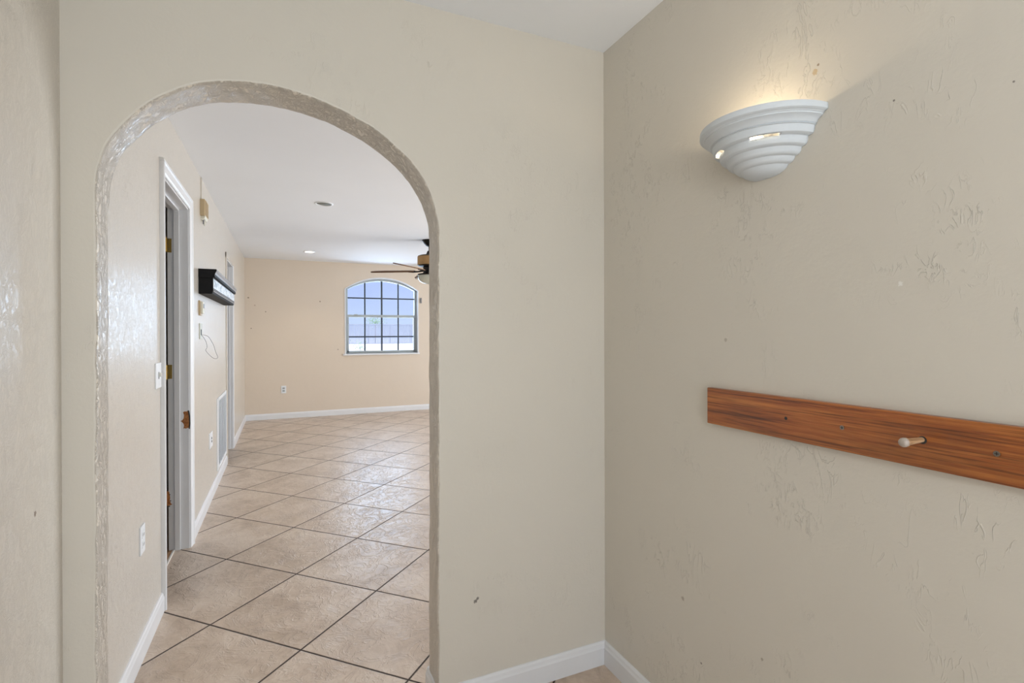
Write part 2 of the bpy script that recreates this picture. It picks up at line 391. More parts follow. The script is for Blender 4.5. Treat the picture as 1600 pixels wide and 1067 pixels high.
def back_shift(p):
    w_ = min(1, max(0, (p.z-1.5)/.5))
    return Vector((-.007*(1 if p.x < -.2 else max(0, 1-(p.x+.2)/.3))*(1-w_)-.004*w_*(p.x < 0), 0, -.012*w_))
def archwall():
    bmr = new(); loops = []
    for k, (y, off) in enumerate(prof):
        L = []
        for i, (p, n) in enumerate(zip(AO, nrm)):
            q = Vector((p.x, y, p.z))+n*off+back_shift(p)*((y-Y1)/(Y1B-Y1))
            edge = 0 if k in (0, len(prof)-1) else 1
            q += n*jit(q, 3)*(1 if edge else .0)
            if k in (0, len(prof)-1): q += n*(jit(q, 3))*.6
            if i in (0, len(AO)-1): q.z = 0
            L.append(bmr.verts.new(q))
        loops.append(L)
    for A, B in zip(loops, loops[1:]):
        for i in range(len(A)-1): bmr.faces.new((A[i], A[i+1], B[i+1], B[i]))
    # faces front/back
    def face(L, y, xl, xr, zt, flip):
        n = len(L); mid = max(range(n), key=lambda i: L[i].co.z)
        tl = bmr.verts.new((xl, y, zt)); tr = bmr.verts.new((xr, y, zt)); bl = bmr.verts.new((xl, y, 0)); br = bmr.verts.new((xr, y, 0))
        tops = {}
        es = []
        ring = [bl]+L+[br, tr, tl]
        for a, b in zip(ring, ring[1:]+ring[:1]):
            e_ = bmr.edges.get((a, b)) or bmr.edges.new((a, b)); es.append(e_)
        bmesh.ops.triangle_fill(bmr, edges=es, use_beauty=True)
        return tl, tr, bl, br
    f = face(loops[0], Y1, X2, X1+.12, HN, 0)
    b = face(loops[-1], Y1B, X2, X1+.12, HN, 1)
    bmr.faces.new((f[0], f[1], b[1], b[0])); bmr.faces.new((f[0], b[0], b[2], f[2])); bmr.faces.new((f[1], f[3], b[3], b[1]))
    return bmr
bm = archwall()
o = struct('wall_front', bm, M['wall_front'])
o.data.materials.append(M['reveal'])
for p in o.data.polygons:
    if p.center.y > Y1+.002 and p.center.y < Y1B-.002 and abs(p.center.x) < .52 and p.center.z < 2.2: p.material_index = 1; p.use_smooth = True
struct('wall_living_near', bx(new(), X1+.12, XR, Y1, Y1B, 0, 2.47), M['wall_far'])

# far wall with the arched window opening
WX0, WX1, WZ0, WZS, WZA = .925, 2.108, .985, 2.045, 2.232
def win_outline(o=0.0, n=24):
    """opening outline grown by o, starting lower left going up, over the segmental arch, down the right"""
    x0, x1, zb, zs, za = WX0-o, WX1+o, WZ0-o, WZS, WZA+o
    h = za-zs; w = (x1-x0)/2; R = (w*w+h*h)/(2*h); cx = (x0+x1)/2; czc = za-R; t = math.asin(w/R)
    return [(x0, zb)]+[(cx+R*math.sin(-t+2*t*i/n), czc+R*math.cos(-t+2*t*i/n)) for i in range(n+1)]+[(x1, zb)]
bm = new(); WT = .2
def ringverts(y, o=0): return [bm.verts.new((x, y, z)) for x, z in win_outline(o)]
fr, bk = ringverts(Y2), ringverts(Y2+WT)
k = len(fr)
for i in range(k): bm.faces.new((fr[i], fr[(i+1) % k], bk[(i+1) % k], bk[i]))
for ring, y in ((fr, Y2), (bk, Y2+WT)):
    c = [bm.verts.new(p) for p in ((-.66, y, 0), (XR+.12, y, 0), (XR+.12, y, 2.62), (-.66, y, 2.62))]
    es = [bm.edges.new((c[i], c[(i+1) % 4])) for i in range(4)]+[bm.edges.get((ring[i], ring[(i+1) % k])) for i in range(k)]
    bmesh.ops.triangle_fill(bm, edges=es, use_beauty=True)
o = struct('wall_far', bm, M['wall_far'])
o.data.materials.append(M['trim'])
for p in o.data.polygons:
    if abs(p.normal.y) < .5: p.material_index = 1

# ------------------------------------------------------------------ baseboards
BB = [(0, 0), (.013, 0), (.013, .066), (.010, .074), (.0085, .083), (.004, .089), (0, .090)]
def baseboard(name, a, b, inward):
    bm = new(); extrude_profile(bm, BB, a, b, inward); return struct(name, bm, M['trim'])
baseboard('baseboard_left', (X2, Y1B, 0), (X2, 2.902, 0), (1, 0, 0))
baseboard('baseboard_left', (X2, 3.762, 0), (X2, 5.905, 0), (1, 0, 0))
baseboard('baseboard_left', (X2, 6.742, 0), (X2, Y2, 0), (1, 0, 0))
baseboard('baseboard_left', (X2, YB, 0), (X2, Y1, 0), (1, 0, 0))
baseboard('baseboard_far', (X2, Y2, 0), (XR, Y2, 0), (0, -1, 0))
baseboard('baseboard_front', (.475, Y1, 0), (X1, Y1, 0), (0, -1, 0))
baseboard('baseboard_right', (X1, Y1, 0), (X1, YB, 0), (-1, 0, 0))
baseboard('baseboard_arch', (.487, Y1-.005, 0), (.487, Y1B+.01, 0), (-1, 0, 0))
baseboard('baseboard_living', (.48, Y1B, 0), (XR, Y1B, 0), (0, 1, 0))

# ------------------------------------------------------------------ doorways in the left wall
CP = [(0, 0), (.0, .0)]
def casing_side(bm, y_in, y_out, ztop):
    """vertical casing with a stepped profile; y_in at the opening"""
    s = 1 if y_out > y_in else -1; w = abs(y_out-y_in)
    pr = [(0, 0), (.010, 0), (.012, .10), (.009, .16), (.013, .24), (.016, .70), (.021, .78), (.021, .95), (.017, 1), (0, 1)]
    A = [bm.verts.new((X2+o_, y_in+s*t*w, 0)) for o_, t in pr]
    B = [bm.verts.new((X2+o_, y_in+s*t*w, ztop+t*w)) for o_, t in pr]
    n = len(pr)
    for i in range(n): bm.faces.new((A[i], A[(i+1) % n], B[(i+1) % n], B[i]))
    bm.faces.new(A[::-1]); bm.faces.new(B)
def casing_top(bm, ya, yb, zt, w):
    pr = [(0, 0), (.010, 0), (.012, .10), (.009, .16), (.013, .24), (.016, .70), (.021, .78), (.021, .95), (.017, 1), (0, 1)]
    A = [bm.verts.new((X2+o_, ya-t*w, zt+t*w)) for o_, t in pr]; B = [bm.verts.new((X2+o_, yb+t*w, zt+t*w)) for o_, t in pr]
    n = len(pr)
    for i in range(n): bm.faces.new((A[i], A[(i+1) % n], B[(i+1) % n], B[i]))
    bm.faces.new(A[::-1]); bm.faces.new(B)
def doorway(name, ya, yb, zt, stop=True, w=.07, w0=.07):
    root = sroot(name, (X2, (ya+yb)/2, 0))
    bm = new(); casing_side(bm, ya+.006, ya-w0, zt-.004); casing_side(bm, yb-.006, yb+w, zt-.004); casing_top(bm, ya+.006, yb-.006, zt-.004, w+.006)
    obj('door_casing', bm, M['trim'], root)
    bm = new(); j = .012
    bx(bm, X2-.106, X2+.002, ya, ya+j, 0, zt); bx(bm, X2-.106, X2+.002, yb-j, yb, 0, zt); bx(bm, X2-.106, X2+.002, ya, yb, zt-j, zt)
    obj('door_jamb', bm, M['trim'], root)
    if stop:
        bm = new(); q0, q1 = X2-.074, X2-.044
        bx(bm, q0, q1, ya+j, ya+j+.012, 0, zt-j, .002); bx(bm, q0, q1, yb-j-.012, yb-j, 0, zt-j, .002); bx(bm, q0, q1, ya+j, yb-j, zt-j-.012, zt-j, .002)
        obj('door_stop', bm, M['trim'], root)
    return root
def doorway2(name, ya, yb, zt):
    root = sroot(name, (X2, (ya+yb)/2, 0))
    bm = new(); bx(bm, X2-.001, X2+.012, ya-.06, ya+.004, 0, zt+.05, .002); bx(bm, X2-.001, X2+.010, ya-.06, yb+.05, zt, zt+.05, .002)
    obj('door_casing', bm, M['wall_left'], root)
    bm = new(); bx(bm, X2-.001, X2+.012, yb-.004, yb+.055, 0, zt+.002, .003); obj('door_casing', bm, M['trim'], root)
    bm = new(); j = .012
    bx(bm, X2-.106, X2+.002, ya, ya+j, 0, zt); bx(bm, X2-.106, X2+.002, yb-j, yb, 0, zt); bx(bm, X2-.106, X2+.002, ya, yb, zt-j, zt); bx(bm, X2-.05, X2-.03, yb-j-.01, yb-j, 0, zt-j)
    obj('door_jamb', bm, M['trim'], root)
    return root
d1 = doorway('door_1', *D1, w=.062, w0=.048)
d2 = doorway2('door_2', *D2)
YJ = D1[1]-.012      # face of the far jamb
def blob(bm, pts, y, th=.003):
    kk = YJ/3.74; pts = [(x*kk, CAMH+(z-CAMH)*kk) for x, z in pts]
    f_ = [bm.verts.new((x, y-th, z)) for x, z in pts]; b_ = [bm.verts.new((x, y+.001, z)) for x, z in pts]
    n = len(pts); bm.faces.new(f_); bm.faces.new(b_[::-1])
    for i in range(n): bm.faces.new((f_[i], b_[i], b_[(i+1) % n], f_[(i+1) % n]))
for zc, rag in ((1.866, 1), (1.087, 1)):
    bm = new(); xm = X2-.101
    pts = []
    for i in range(18):
        a = 2*math.pi*i/18
        px = max(-.022, min(.0115, .03*math.cos(a))); pz = max(-.043, min(.043, .055*math.sin(a)))
        pts.append((xm+px-.004, zc+pz))
    blob(bm, pts, YJ, .003)
    h_ = obj('hinge', bm, M['brass'], d1); h_['label'] = 'tarnished brass hinge leaf with a rounded corner'
    bm = new(); capped(bm, [(.005, zc-.044), (.0055, zc-.04), (.0055, zc+.04), (.005, zc+.044)], (X2-.114, YJ-.006, 0), 12)
    obj('hinge_pin', bm, M['brass'], h_)
    for dz in (-.028, 0, .028):
        bm = new(); capped(bm, [(.0035, -.0015), (.003, .0)], (xm+(.004 if dz else -.006), YJ-.0028, zc+dz), 10, 'y'); obj('hinge_screw', bm, M['steel'], h_)
bm = new()
blob(bm, [(-.674, .352), (-.655, .352), (-.648, .345), (-.646, .33), (-.643, .31), (-.645, .295), (-.64, .275), (-.632, .268), (-.645, .262), (-.674, .262)], YJ, .0012)
w_ = obj('torn_hinge_wood', bm, M['rawwood'], d1); w_['label'] = 'bare brown wood where the lower hinge was torn off'
for (x, z) in ((-.636, .343), (-.632, .305), (-.638, .272)):
    bm = new(); capped(bm, [(.0035, -.0008), (.003, .0)], (x, YJ-.0004, z), 10, 'y'); obj('screw_hole', bm, M['dark'], d1)
bm = new()
blob(bm, [(-.573, .833), (-.564, .838), (-.555, .836), (-.546, .842), (-.545, .826), (-.541, .82), (-.537, .80), (-.539, .77), (-.5365, .75), (-.54, .728), (-.546, .735),
          (-.558, .730), (-.567, .734), (-.572, .728), (-.568, .75), (-.571, .762), (-.582, .776), (-.588, .778), (-.578, .783), (-.570, .795), (-.568, .815)], YJ, .0015)
w_ = obj('splintered_wood', bm, M['rawwood'], d1); w_['label'] = 'patch of bare orange brown wood where the white paint broke away'
bm = new(); blob(bm, [(-.549, .842), (-.543, .81), (-.541, .77), (-.543, .728), (-.5375, .726), (-.5345, .76), (-.536, .81), (-.541, .842)], YJ, .002)
obj('split_edge', bm, M['dark'], w_)
# threshold where the tile ends
bm = new(); bx(bm, -.642, -.622, D1[0], D1[1], -.001, .003); obj('threshold', bm, simple('light_wood_threshold', (.62, .36, .19), .4, var=.2), d1)
bm = new(); bx(bm, -.622, -.610, D1[0], D1[1], -.002, .007, .002); s_ = obj('threshold_strip', bm, M['strip'], d1)
bm = new(); bx(bm, -.648, -.61, D2[0], D2[1], -.002, .004, .001); obj('threshold', bm, M['strip'], d2)

# ------------------------------------------------------------------ arched window
wr_ = sroot('window_1', ((WX0+WX1)/2, Y2, WZ0))
def framering(bm, o_out, o_in, y0, y1):
    A = win_outline(o_out); B = win_outline(o_in); n = len(A)
    va = [[bm.verts.new((x, y, z)) for x, z in P_] for P_ in (A, B) for y in (y0, y1)]
    for i in range(n):
        j = (i+1) % n
        bm.faces.new((va[0][i], va[0][j], va[2][j], va[2][i])); bm.faces.new((va[1][i], va[3][i], va[3][j], va[1][j]))
        bm.faces.new((va[0][i], va[1][i], va[1][j], va[0][j])); bm.faces.new((va[2][i], va[2][j], va[3][j], va[3][i]))
bm = new(); framering(bm, 0, -.038, Y2+.075, Y2+.135); obj('window_frame', bm, M['frame'], wr_)
bm = new(); framering(bm, .018, .0, Y2-.006, Y2+.004); obj('window_trim', bm, M['trim'], wr_)
bm = new(); bx(bm, WX0-.045, WX1+.03, Y2-.028, Y2+.09, WZ0-.026, WZ0, .004); obj('window_sill', bm, M['trim'], wr_)
zm = 1.61
bm = new(); bx(bm, WX0, WX1, Y2+.068, Y2+.13, zm-.026, zm+.018, .003); obj('meeting_rail', bm, M['frame'], wr_)
bm = new(); bx(bm, 1.06, 1.12, Y2+.055, Y2+.07, zm+.012, zm+.026, .003); obj('sash_lock', bm, M['frame'], wr_)
bm = new(); bx(bm, WX0+.03, WX0+.055, Y2+.07, Y2+.11, WZ0+.02, zm); bx(bm, WX1-.055, WX1-.03, Y2+.07, Y2+.11, WZ0+.02, zm); bx(bm, WX0+.03, WX1-.03, Y2+.07, Y2+.11, WZ0+.015, WZ0+.045)
obj('lower_sash', bm, M['frame'], wr_)
h = WZA-WZS; w = (WX1-WX0)/2; Rw = (w*w+h*h)/(2*h)
def archz(x): return WZA-Rw+math.sqrt(Rw*Rw-(x-(WX0+WX1)/2)**2)
ix0, ix1 = WX0+.038, WX1-.038
for k in (1, 2, 3):
    x = ix0+(ix1-ix0)*k/4; t_ = .014 if k == 2 else .0115
    bm = new(); bx(bm, x-t_, x+t_, Y2+.095, Y2+.111, WZ0+.04, archz(x)-.03); obj('muntin', bm, M['muntin'], wr_)
for z in (1.262, 1.905):
    bm = new(); bx(bm, ix0, ix1, Y2+.096, Y2+.110, z-.011, z+.011); obj('muntin', bm, M['muntin'], wr_)
bm = new(); P_ = win_outline(-.034); f_ = [bm.verts.new((x, Y2+.113, z)) for x, z in P_]; b_ = [bm.verts.new((x, Y2+.117, z)) for x, z in P_]
bm.faces.new(f_); bm.faces.new(b_[::-1])
for i in range(len(f_)): j = (i+1) % len(f_); bm.faces.new((f_[i], b_[i], b_[j], f_[j]))
obj('glass_pane', bm, M['glass'], wr_)

# ------------------------------------------------------------------ outside
bm = new()
pts = [(-30, Y2+.25, -.15), (60, Y2+.25, -.15), (70, 30, -.10), (-30, 30, -.10), (-40, 60, .09), (80, 60, .09), (-80, 130, .0), (160, 130, .0)]
v = [bm.verts.new(p) for p in pts]
bm.faces.new((v[0], v[1], v[2], v[3])); bm.faces.new((v[3], v[2], v[5], v[4])); bm.faces.new((v[4], v[5], v[7], v[6]))
struct('ground_yard', bm, M['yard'])
fe = thing('yard_fence', 'long pale grey vertical board fence across the yard outside the arched window', 'fence', (10, 60, .1))
FY = 60
for k in range(-3, 7):
    x0 = 10+k*2.45-1.2
    bm = new()
    for i in range(15): bx(bm, x0+.06+i*.155, x0+.06+i*.155+.125, FY-.02, FY+.02, .12, 2.30)
    bx(bm, x0, x0+2.45, FY-.035, FY+.035, .08, .20); bx(bm, x0, x0+2.45, FY-.035, FY+.035, 2.24, 2.36)
    obj('fence_panel', bm, M['fence'], fe)
    bm = new(); bx(bm, x0-.06, x0+.06, FY-.06, FY+.06, .05, 2.36); obj('fence_post', bm, M['fence'], fe)
def leafy(name, label, cat, base, top, R, nl, ls, trunk=.03, group=None):
    t_ = thing(name, label, cat, base, group); base = Vector(base); top = Vector(top)
    bm = new(); pts = [base.lerp(top, k/5)+Vector((random.uniform(-1, 1), 0, 0))*R*.05 for k in range(6)]
    tube(bm, pts, [trunk*(1-k/8) for k in range(6)]); obj('trunk' if nl > 120 else 'stem', bm, M['bark'], t_)
    bm = new()
    for i in range(nl):
        d = Vector((random.gauss(0, 1), random.gauss(0, 1), random.gauss(0, .7)))*R*.45
        c = top+d
        a = Vector((random.gauss(0, 1), random.gauss(0, 1), random.gauss(0, 1))).normalized(); b = a.orthogonal().normalized()
        q = [bm.verts.new(c+a*ls), bm.verts.new(c+b*ls*.35), bm.verts.new(c-a*ls), bm.verts.new(c-b*ls*.35)]; bm.faces.new(q)
    obj('foliage', bm, M['leaf'], t_)
leafy('tree', 'small sparse green tree rising behind the yard fence', 'tree', (10.6, 66, 0), (10.6, 66, 2.75), 1.0, 260, .11, .06)
leafy('garden_shrub', 'small thin shrub in the yard in front of the fence', 'shrub', (3.95, 30, -.10), (3.95, 30, .55), .5, 90, .06, .02)

# ------------------------------------------------------------------ wall sconce
sc = thing('wall_sconce', 'white plaster half-bowl wall light with stepped rings and glowing slots on the right wall', 'wall light', (X1, .96, 1.73))
pf = [(.153, 1.8625), (.166, 1.8630), (.1675, 1.860), (.1675, 1.8485), (.164, 1.8455), (.160, 1.8445), (.1585, 1.8425), (.1560, 1.8412), (.1560, 1.8385), (.150, 1.8355), (.143, 1.8300),
      (.1400, 1.8252), (.1370, 1.8236), (.1395, 1.8215), (.1355, 1.8203), (.1350, 1.8180), (.1335, 1.8100), (.1315, 1.8040), (.1275, 1.8015),
      (.1180, 1.8005), (.1170, 1.7990), (.1165, 1.7900), (.1130, 1.7835), (.1085, 1.7805), (.1010, 1.7795), (.1000, 1.7780), (.0980, 1.7700), (.0940, 1.7650), (.0895, 1.7630),
      (.0830, 1.7622), (.0820, 1.7605), (.0790, 1.7545), (.0740, 1.7500), (.0690, 1.7485), (.0640, 1.7475), (.0625, 1.7460), (.0580, 1.7400), (.0500, 1.7350), (.038, 1.7305), (.024, 1.7285), (.012, 1.7278), (.0015, 1.7276)]
NS = 72
bm = new()
grid = []
for r, z in pf:
    ring = []
    for i in range(NS+1):
        t_ = math.pi*i/NS
        ring.append(bm.verts.new((X1-r*math.sin(t_)*1.0, .962-r*math.cos(t_), z)))
    grid.append(ring)
cut = {18, 19}
for k in range(len(pf)-1):
    for i in range(NS):
        deg = 180*(i+.5)/NS
        if k in cut and (37 < deg < 71 or 109 < deg < 143): continue
        bm.faces.new((grid[k][i], grid[k][i+1], grid[k+1][i+1], grid[k+1][i]))
bmesh.ops.recalc_face_normals(bm, faces=bm.faces[:])
# make sure normals face out, then thicken inwards
s_ = sum((f_.calc_center_median()-Vector((X1, .962, 1.85))).dot(f_.normal) for f_ in bm.faces)
if s_ < 0: bmesh.ops.reverse_faces(bm, faces=bm.faces[:])
o = obj('bowl', bm, M['plaster'], sc, 'keep')
md = o.modifiers.new('thickness', 'SOLIDIFY'); md.thickness = .006; md.offset = -1
auto(o, 28)
bm = new(); capped(bm, [(.013, -.0), (.016, -.006), (.016, -.03), (.012, -.033)], (X1-.001, .962, 1.825), 20, 'x'); obj('socket', bm, M['whiteplastic'], sc)
bm = new(); capped(bm, [(.004, .0), (.013, .006), (.017, .018), (.016, .03), (.008, .040), (.002, .042)], (X1-.076, .962, 1.825), 20, 'x'); o = obj('bulb', bm, M['bulb'], sc, True)
bl = bpy.data.lights.new('sconce_lamp', 'POINT'); bl.energy = .9; bl.color = (1, .80, .56); bl.shadow_soft_size = .012
lo = bpy.data.objects.new('sconce_lamp', bl); COL.objects.link(lo); lo.location = (X1-.090, .985, 1.834)

# ------------------------------------------------------------------ coat rack
cr_ = thing('coat_rack', 'brown stained wooden coat rack board with one peg on the right wall', 'coat rack', (X1, .6, 1.05))
bm = new(); bx(bm, X1-.018, X1+.0005, -.55, 1.156, 1.0505, 1.1565, .002); obj('board', bm, M['wood'], cr_)
def hole(y, z, r, name, m, d=.0012):
    bm = new(); capped(bm, [(r, -.0185-d), (r*.6, -.0182-d*.4), (r*.5, -.0175)], (X1, y, z), 16, 'x'); return obj(name, bm, m, cr_)
hole(.893, 1.104, .0042, 'peg_hole', M['dark'], .0002)
for y in (.751, .476, .0, -.4):
    s_ = hole(y, 1.1045, .0052, 'screw', M['steel'], .0010)
    bm = new(); bx(bm, X1-.0200, X1-.0190, y-.003, y+.003, 1.104, 1.105); bx(bm, X1-.0200, X1-.0190, y-.0005, y+.0005, 1.1015, 1.1075); obj('screw_slot', bm, M['dark'], s_)
for y in (.593, .293, -.007, -.3):
    bm = new(); capped(bm, [(.0048, .006), (.0055, -.01), (.0062, -.030), (.0068, -.046), (.0072, -.049), (.0085, -.052), (.0090, -.056), (.0088, -.061), (.0070, -.0645), (.0035, -.066)], (X1-.018, y, 1.107), 20, 'x')
    pg = auto(obj('peg', bm, M['pegwood'], cr_), 50)
    bm = new(); capped(bm, [(.0092, -.0575), (.0091, -.0612), (.0074, -.0650), (.0035, -.0664)], (X1-.018, y, 1.107), 20, 'x'); auto(obj('peg_tip_highlight', bm, M['pegtip'], pg), 60)  # cap carrying the painted highlight
    bm = new(); capped(bm, [(.0078, -.0002), (.0078, .0005)], (X1-.018, y-.001, 1.1065), 16, 'x'); obj('peg_socket', bm, M['dark'], pg)

# ------------------------------------------------------------------ black shelf on the left wall
sh = thing('wall_shelf', 'black crown moulding shelf with reflected daylight painted as a pale streaked front panel on the left wall', 'shelf', (X2, 4.95, 1.6))
ya, yb = 4.11, 5.80
def xprism(bm, pr, y0, y1):
    A = [bm.verts.new((X2+o_, y0, z)) for o_, z in pr]; B = [bm.verts.new((X2+o_, y1, z)) for o_, z in pr]; n = len(pr)
    for i in range(n): bm.faces.new((A[i], A[(i+1) % n], B[(i+1) % n], B[i]))
    bm.faces.new(A[::-1]); bm.faces.new(B)
bm = new(); xprism(bm, [(0, 1.716), (.088, 1.716), (.088, 1.622), (.084, 1.616), (.084, 1.606), (.080, 1.600), (0, 1.600)], ya+.004, yb-.02); obj('shelf_box', bm, M['black'], sh)
bm = new(); xprism(bm, [(0, 1.772), (.108, 1.772), (.110, 1.766), (.109, 1.758), (.103, 1.748), (.099, 1.735), (.098, 1.727), (.100, 1.723), (.100, 1.717), (.094, 1.7155), (0, 1.7155)], ya-.006, yb+.01); obj('crown_moulding', bm, M['black'], sh)
bm = new(); xprism(bm, [(.108, 1.770), (.1115, 1.7665), (.111, 1.7575), (.1045, 1.7475), (.101, 1.7355), (.098, 1.737), (.098, 1.768)], ya-.004, yb+.008); obj('moulding_face', bm, M['grey_edge'], sh)  # grey face paints in the sheen on the black moulding
bm = new(); bx(bm, X2+.086, X2+.0905, ya+.010, yb-.03, 1.640, 1.706); obj('front_reflection', bm, M['panel'], sh)  # pale sheet painting the reflection on the black shelf front
bm = new(); bx(bm, X2+.086, X2+.0925, ya+.006, yb-.024, 1.614, 1.624, .003); bx(bm, X2+.084, X2+.090, ya+.006, yb-.024, 1.629, 1.635, .002); obj('bottom_bead', bm, M['grey_edge'], sh)  # grey tone stands in for light caught by the black lower band

# ------------------------------------------------------------------ door chime high on the left wall
ch = thing('door_chime', 'yellowed plastic louvred chime box high on the left wall under the ceiling', 'door chime', (X2, 4.3, 2.16))
bm = new(); bx(bm, X2-.001, X2+.030, 4.20, 4.37, 2.160, 2.278, .003); obj('chime_case', bm, M['tan'], ch)
bm = new()
for i in range(11): z = 2.172+i*.0095; bx(bm, X2+.029, X2+.034, 4.215, 4.365, z, z+.0045)
obj('grille', bm, M['tan'], ch)
bm = new(); xprism(bm, [(0, 2.162), (.030, 2.162), (.024, 2.143), (.008, 2.135), (0, 2.135)], 4.22, 4.36); obj('chime_base', bm, M['palelid'], ch)
for y in (4.26, 4.31):
    bm = new(); capped(bm, [(.005, 2.108), (.005, 2.14)], (X2+.014, y, 0), 12); obj('chime_tube', bm, M['grey_edge'] if y < 4.3 else M['palelid'], ch)
bm = new(); bx(bm, X2-.001, X2+.007, 4.235, 4.262, 2.28, cz(4.25)-.002, .002); tag(obj('cable_cover', bm, M['wall_left']), 'cream painted cable cover running from the chime box up to the ceiling', 'cable cover')

# ------------------------------------------------------------------ small wall fittings
th = thing('thermostat', 'small yellowed thermostat on the left wall below the black shelf', 'thermostat', (X2, 4.16, 1.45))
bm = new(); bx(bm, X2-.001, X2+.010, 4.11, 4.20, 1.449, 1.553, .002); obj('back_plate', bm, M['tan'], th)
bm = new(); bx(bm, X2+.009, X2+.026, 4.118, 4.192, 1.462, 1.545, .004); obj('cover', bm, M['palelid'], th)
bm = new(); bx(bm, X2+.025, X2+.028, 4.13, 4.18, 1.50, 1.53, .001); obj('display', bm, M['grey_edge'], th)
wp = thing('wire_plate', 'small grey green wall plate with a dark slot below the thermostat', 'wall plate', (X2, 4.18, 1.29))
bm = new(); bx(bm, X2-.001, X2+.006, 4.13, 4.235, 1.285, 1.395, .002); obj('plate', bm, simple('greyish_plate', (.55, .57, .50), .5), wp)
bm = new(); bx(bm, X2+.005, X2+.0075, 4.165, 4.20, 1.312, 1.352); obj('slot', bm, M['dark'], wp)
def px_on_y(x, y, Y):
    d = r2*(x-800)/F-u2*(y-533.5-CY)/F+fw; t_ = Y/d.y; return (t_*d.x, Y, CAMH+t_*d.z)
wl_ = [(145, 245, 4.19), (200, 248, 4.22), (270, 275, 4.26), (320, 345, 4.29), (365, 430, 4.30), (390, 520, 4.30), (428, 610, 4.29), (420, 635, 4.285), (390, 645, 4.28), (340, 625, 4.27), (270, 560, 4.25), (228, 500, 4.24), (250, 460, 4.24), (240, 380, 4.22), (200, 300, 4.20), (148, 247, 4.19)]
WP = []
for a, b, Y in wl_:
    d = r2*(300+a/10.67-800)/F-u2*(500+b/10.67-533.5-CY)/F+fw; t_ = Y/d.y; WP.append((max(t_*d.x, X2+.006), Y, CAMH+t_*d.z))
WP = [tuple(p) for p in catmull(WP, 5)]
bm = new(); tube(bm, WP, .0013, 6); tag(obj('loose_wire', bm, M['wire'], None, True), 'thin grey wire looping loose from the slotted wall plate', 'wire')

def outlet_left(name, label, cat, y, z, sockets=2, w=.072, h=.115, group=None):
    t_ = thing(name, label, cat, (X2, y, z-h/2), group)
    bm = new(); bx(bm, X2-.001, X2+.006, y-w/2, y+w/2, z-h/2, z+h/2, .002); obj('cover_plate', bm, M['whiteplastic'], t_)
    for dz in ((.02, -.02) if sockets else ()):
        bm = new(); bx(bm, X2+.005, X2+.008, y-.017, y+.017, z+dz-.014, z+dz+.014, .002); s_ = obj('socket', bm, M['whiteplastic'], t_)
        bm = new(); bx(bm, X2+.0075, X2+.0085, y-.008, y-.0055, z+dz-.005, z+dz+.006); bx(bm, X2+.0075, X2+.0085, y+.0055, y+.008, z+dz-.005, z+dz+.006); obj('slot', bm, M['dark'], s_)
    return t_
outlet_left('wall_outlet', 'white outlet on the left wall between arch and first doorway', 'outlet', 2.535, .478)
t_ = thing('coax_plate', 'white plate with two dark jacks on the left wall, left of the vent grille', 'wall plate', (X2, 4.70, .41))
bm = new(); bx(bm, X2-.001, X2+.006, 4.62, 4.80, .412, .532, .002); obj('cover_plate', bm, M['whiteplastic'], t_)
for z in (.484, .459):
    bm = new(); capped(bm, [(.0095, .006), (.0095, .009), (.004, .0095)], (X2, 4.725, z), 14, 'x'); obj('jack', bm, M['dark'], t_)
t_ = thing('light_switch', 'white toggle light switch beside the first doorway on the left wall', 'light switch', (X2, 2.84, 1.07))
bm = new(); bx(bm, X2-.001, X2+.006, 2.785, 2.897, 1.069, 1.186, .002); obj('cover_plate', bm, M['whiteplastic'], t_)
bm = new(); bx(bm, X2+.005, X2+.018, 2.835, 2.846, 1.122, 1.140, .002); obj('toggle', bm, M['plate'], t_)
bm = new(); bx(bm, X2+.0055, X2+.007, 2.832, 2.849, 1.112, 1.144); obj('toggle_slot', bm, M['grey_edge'], t_)
t_ = thing('wall_outlet', 'white outlet low on the far wall left of the arched window', 'outlet', (-.002, Y2, .39))
bm = new(); bx(bm, -.038, .034, Y2-.006, Y2+.001, .392, .508, .002); obj('cover_plate', bm, M['whiteplastic'], t_)
for dz in (.02, -.02):
    bm = new(); bx(bm, -.019, .015, Y2-.008, Y2-.005, .45+dz-.014, .45+dz+.014, .002); s_ = obj('socket', bm, M['frame'], t_)
    bm = new(); bx(bm, -.010, -.0075, Y2-.0085, Y2-.007, .45+dz-.005, .45+dz+.006); bx(bm, .003, .0055, Y2-.0085, Y2-.007, .45+dz-.005, .45+dz+.006); obj('slot', bm, M['dark'], s_)
bm = new(); bx(bm, 2.150, 2.178, Y2-.022, Y2+.001, 1.835, 1.925, .004); tag(obj('wall_clip', bm, M['grey_edge']), 'small dark grey clip on the far wall just right of the window', 'clip')

# return air grille
vt = thing('return_air_grille', 'white louvred return air grille low on the left wall above the baseboard', 'vent', (X2, 5.49, .11))
bm = new(); vy0, vy1, vz0, vz1 = 5.12, 5.87, .118, .752
bx(bm, X2-.001, X2+.010, vy0, vy0+.07, vz0, vz1, .003); bx(bm, X2-.001, X2+.010, vy1-.03, vy1, vz0, vz1, .003)
bx(bm, X2-.001, X2+.010, vy0+.04, vy1-.02, vz0, vz0+.03, .003); bx(bm, X2-.001, X2+.010, vy0+.04, vy1-.02, vz1-.03, vz1, .003); obj('grille_frame', bm, M['whiteplastic'], vt)
bm = new()
n = 36
for i in range(n):
    z = vz0+.03+(vz1-vz0-.06)*i/n
    q = [bm.verts.new(p) for p in ((X2+.002, vy0+.06, z), (X2+.009, vy0+.06, z+.009), (X2+.009, vy1-.025, z+.009), (X2+.002, vy1-.025, z))]
    q2 = [bm.verts.new(v_.co+Vector((0, 0, .0025))) for v_ in q]
    bm.faces.new(q); bm.faces.new(q2[::-1])
    for a in range(4): bm.faces.new((q[a], q2[a], q2[(a+1) % 4], q[(a+1) % 4]))
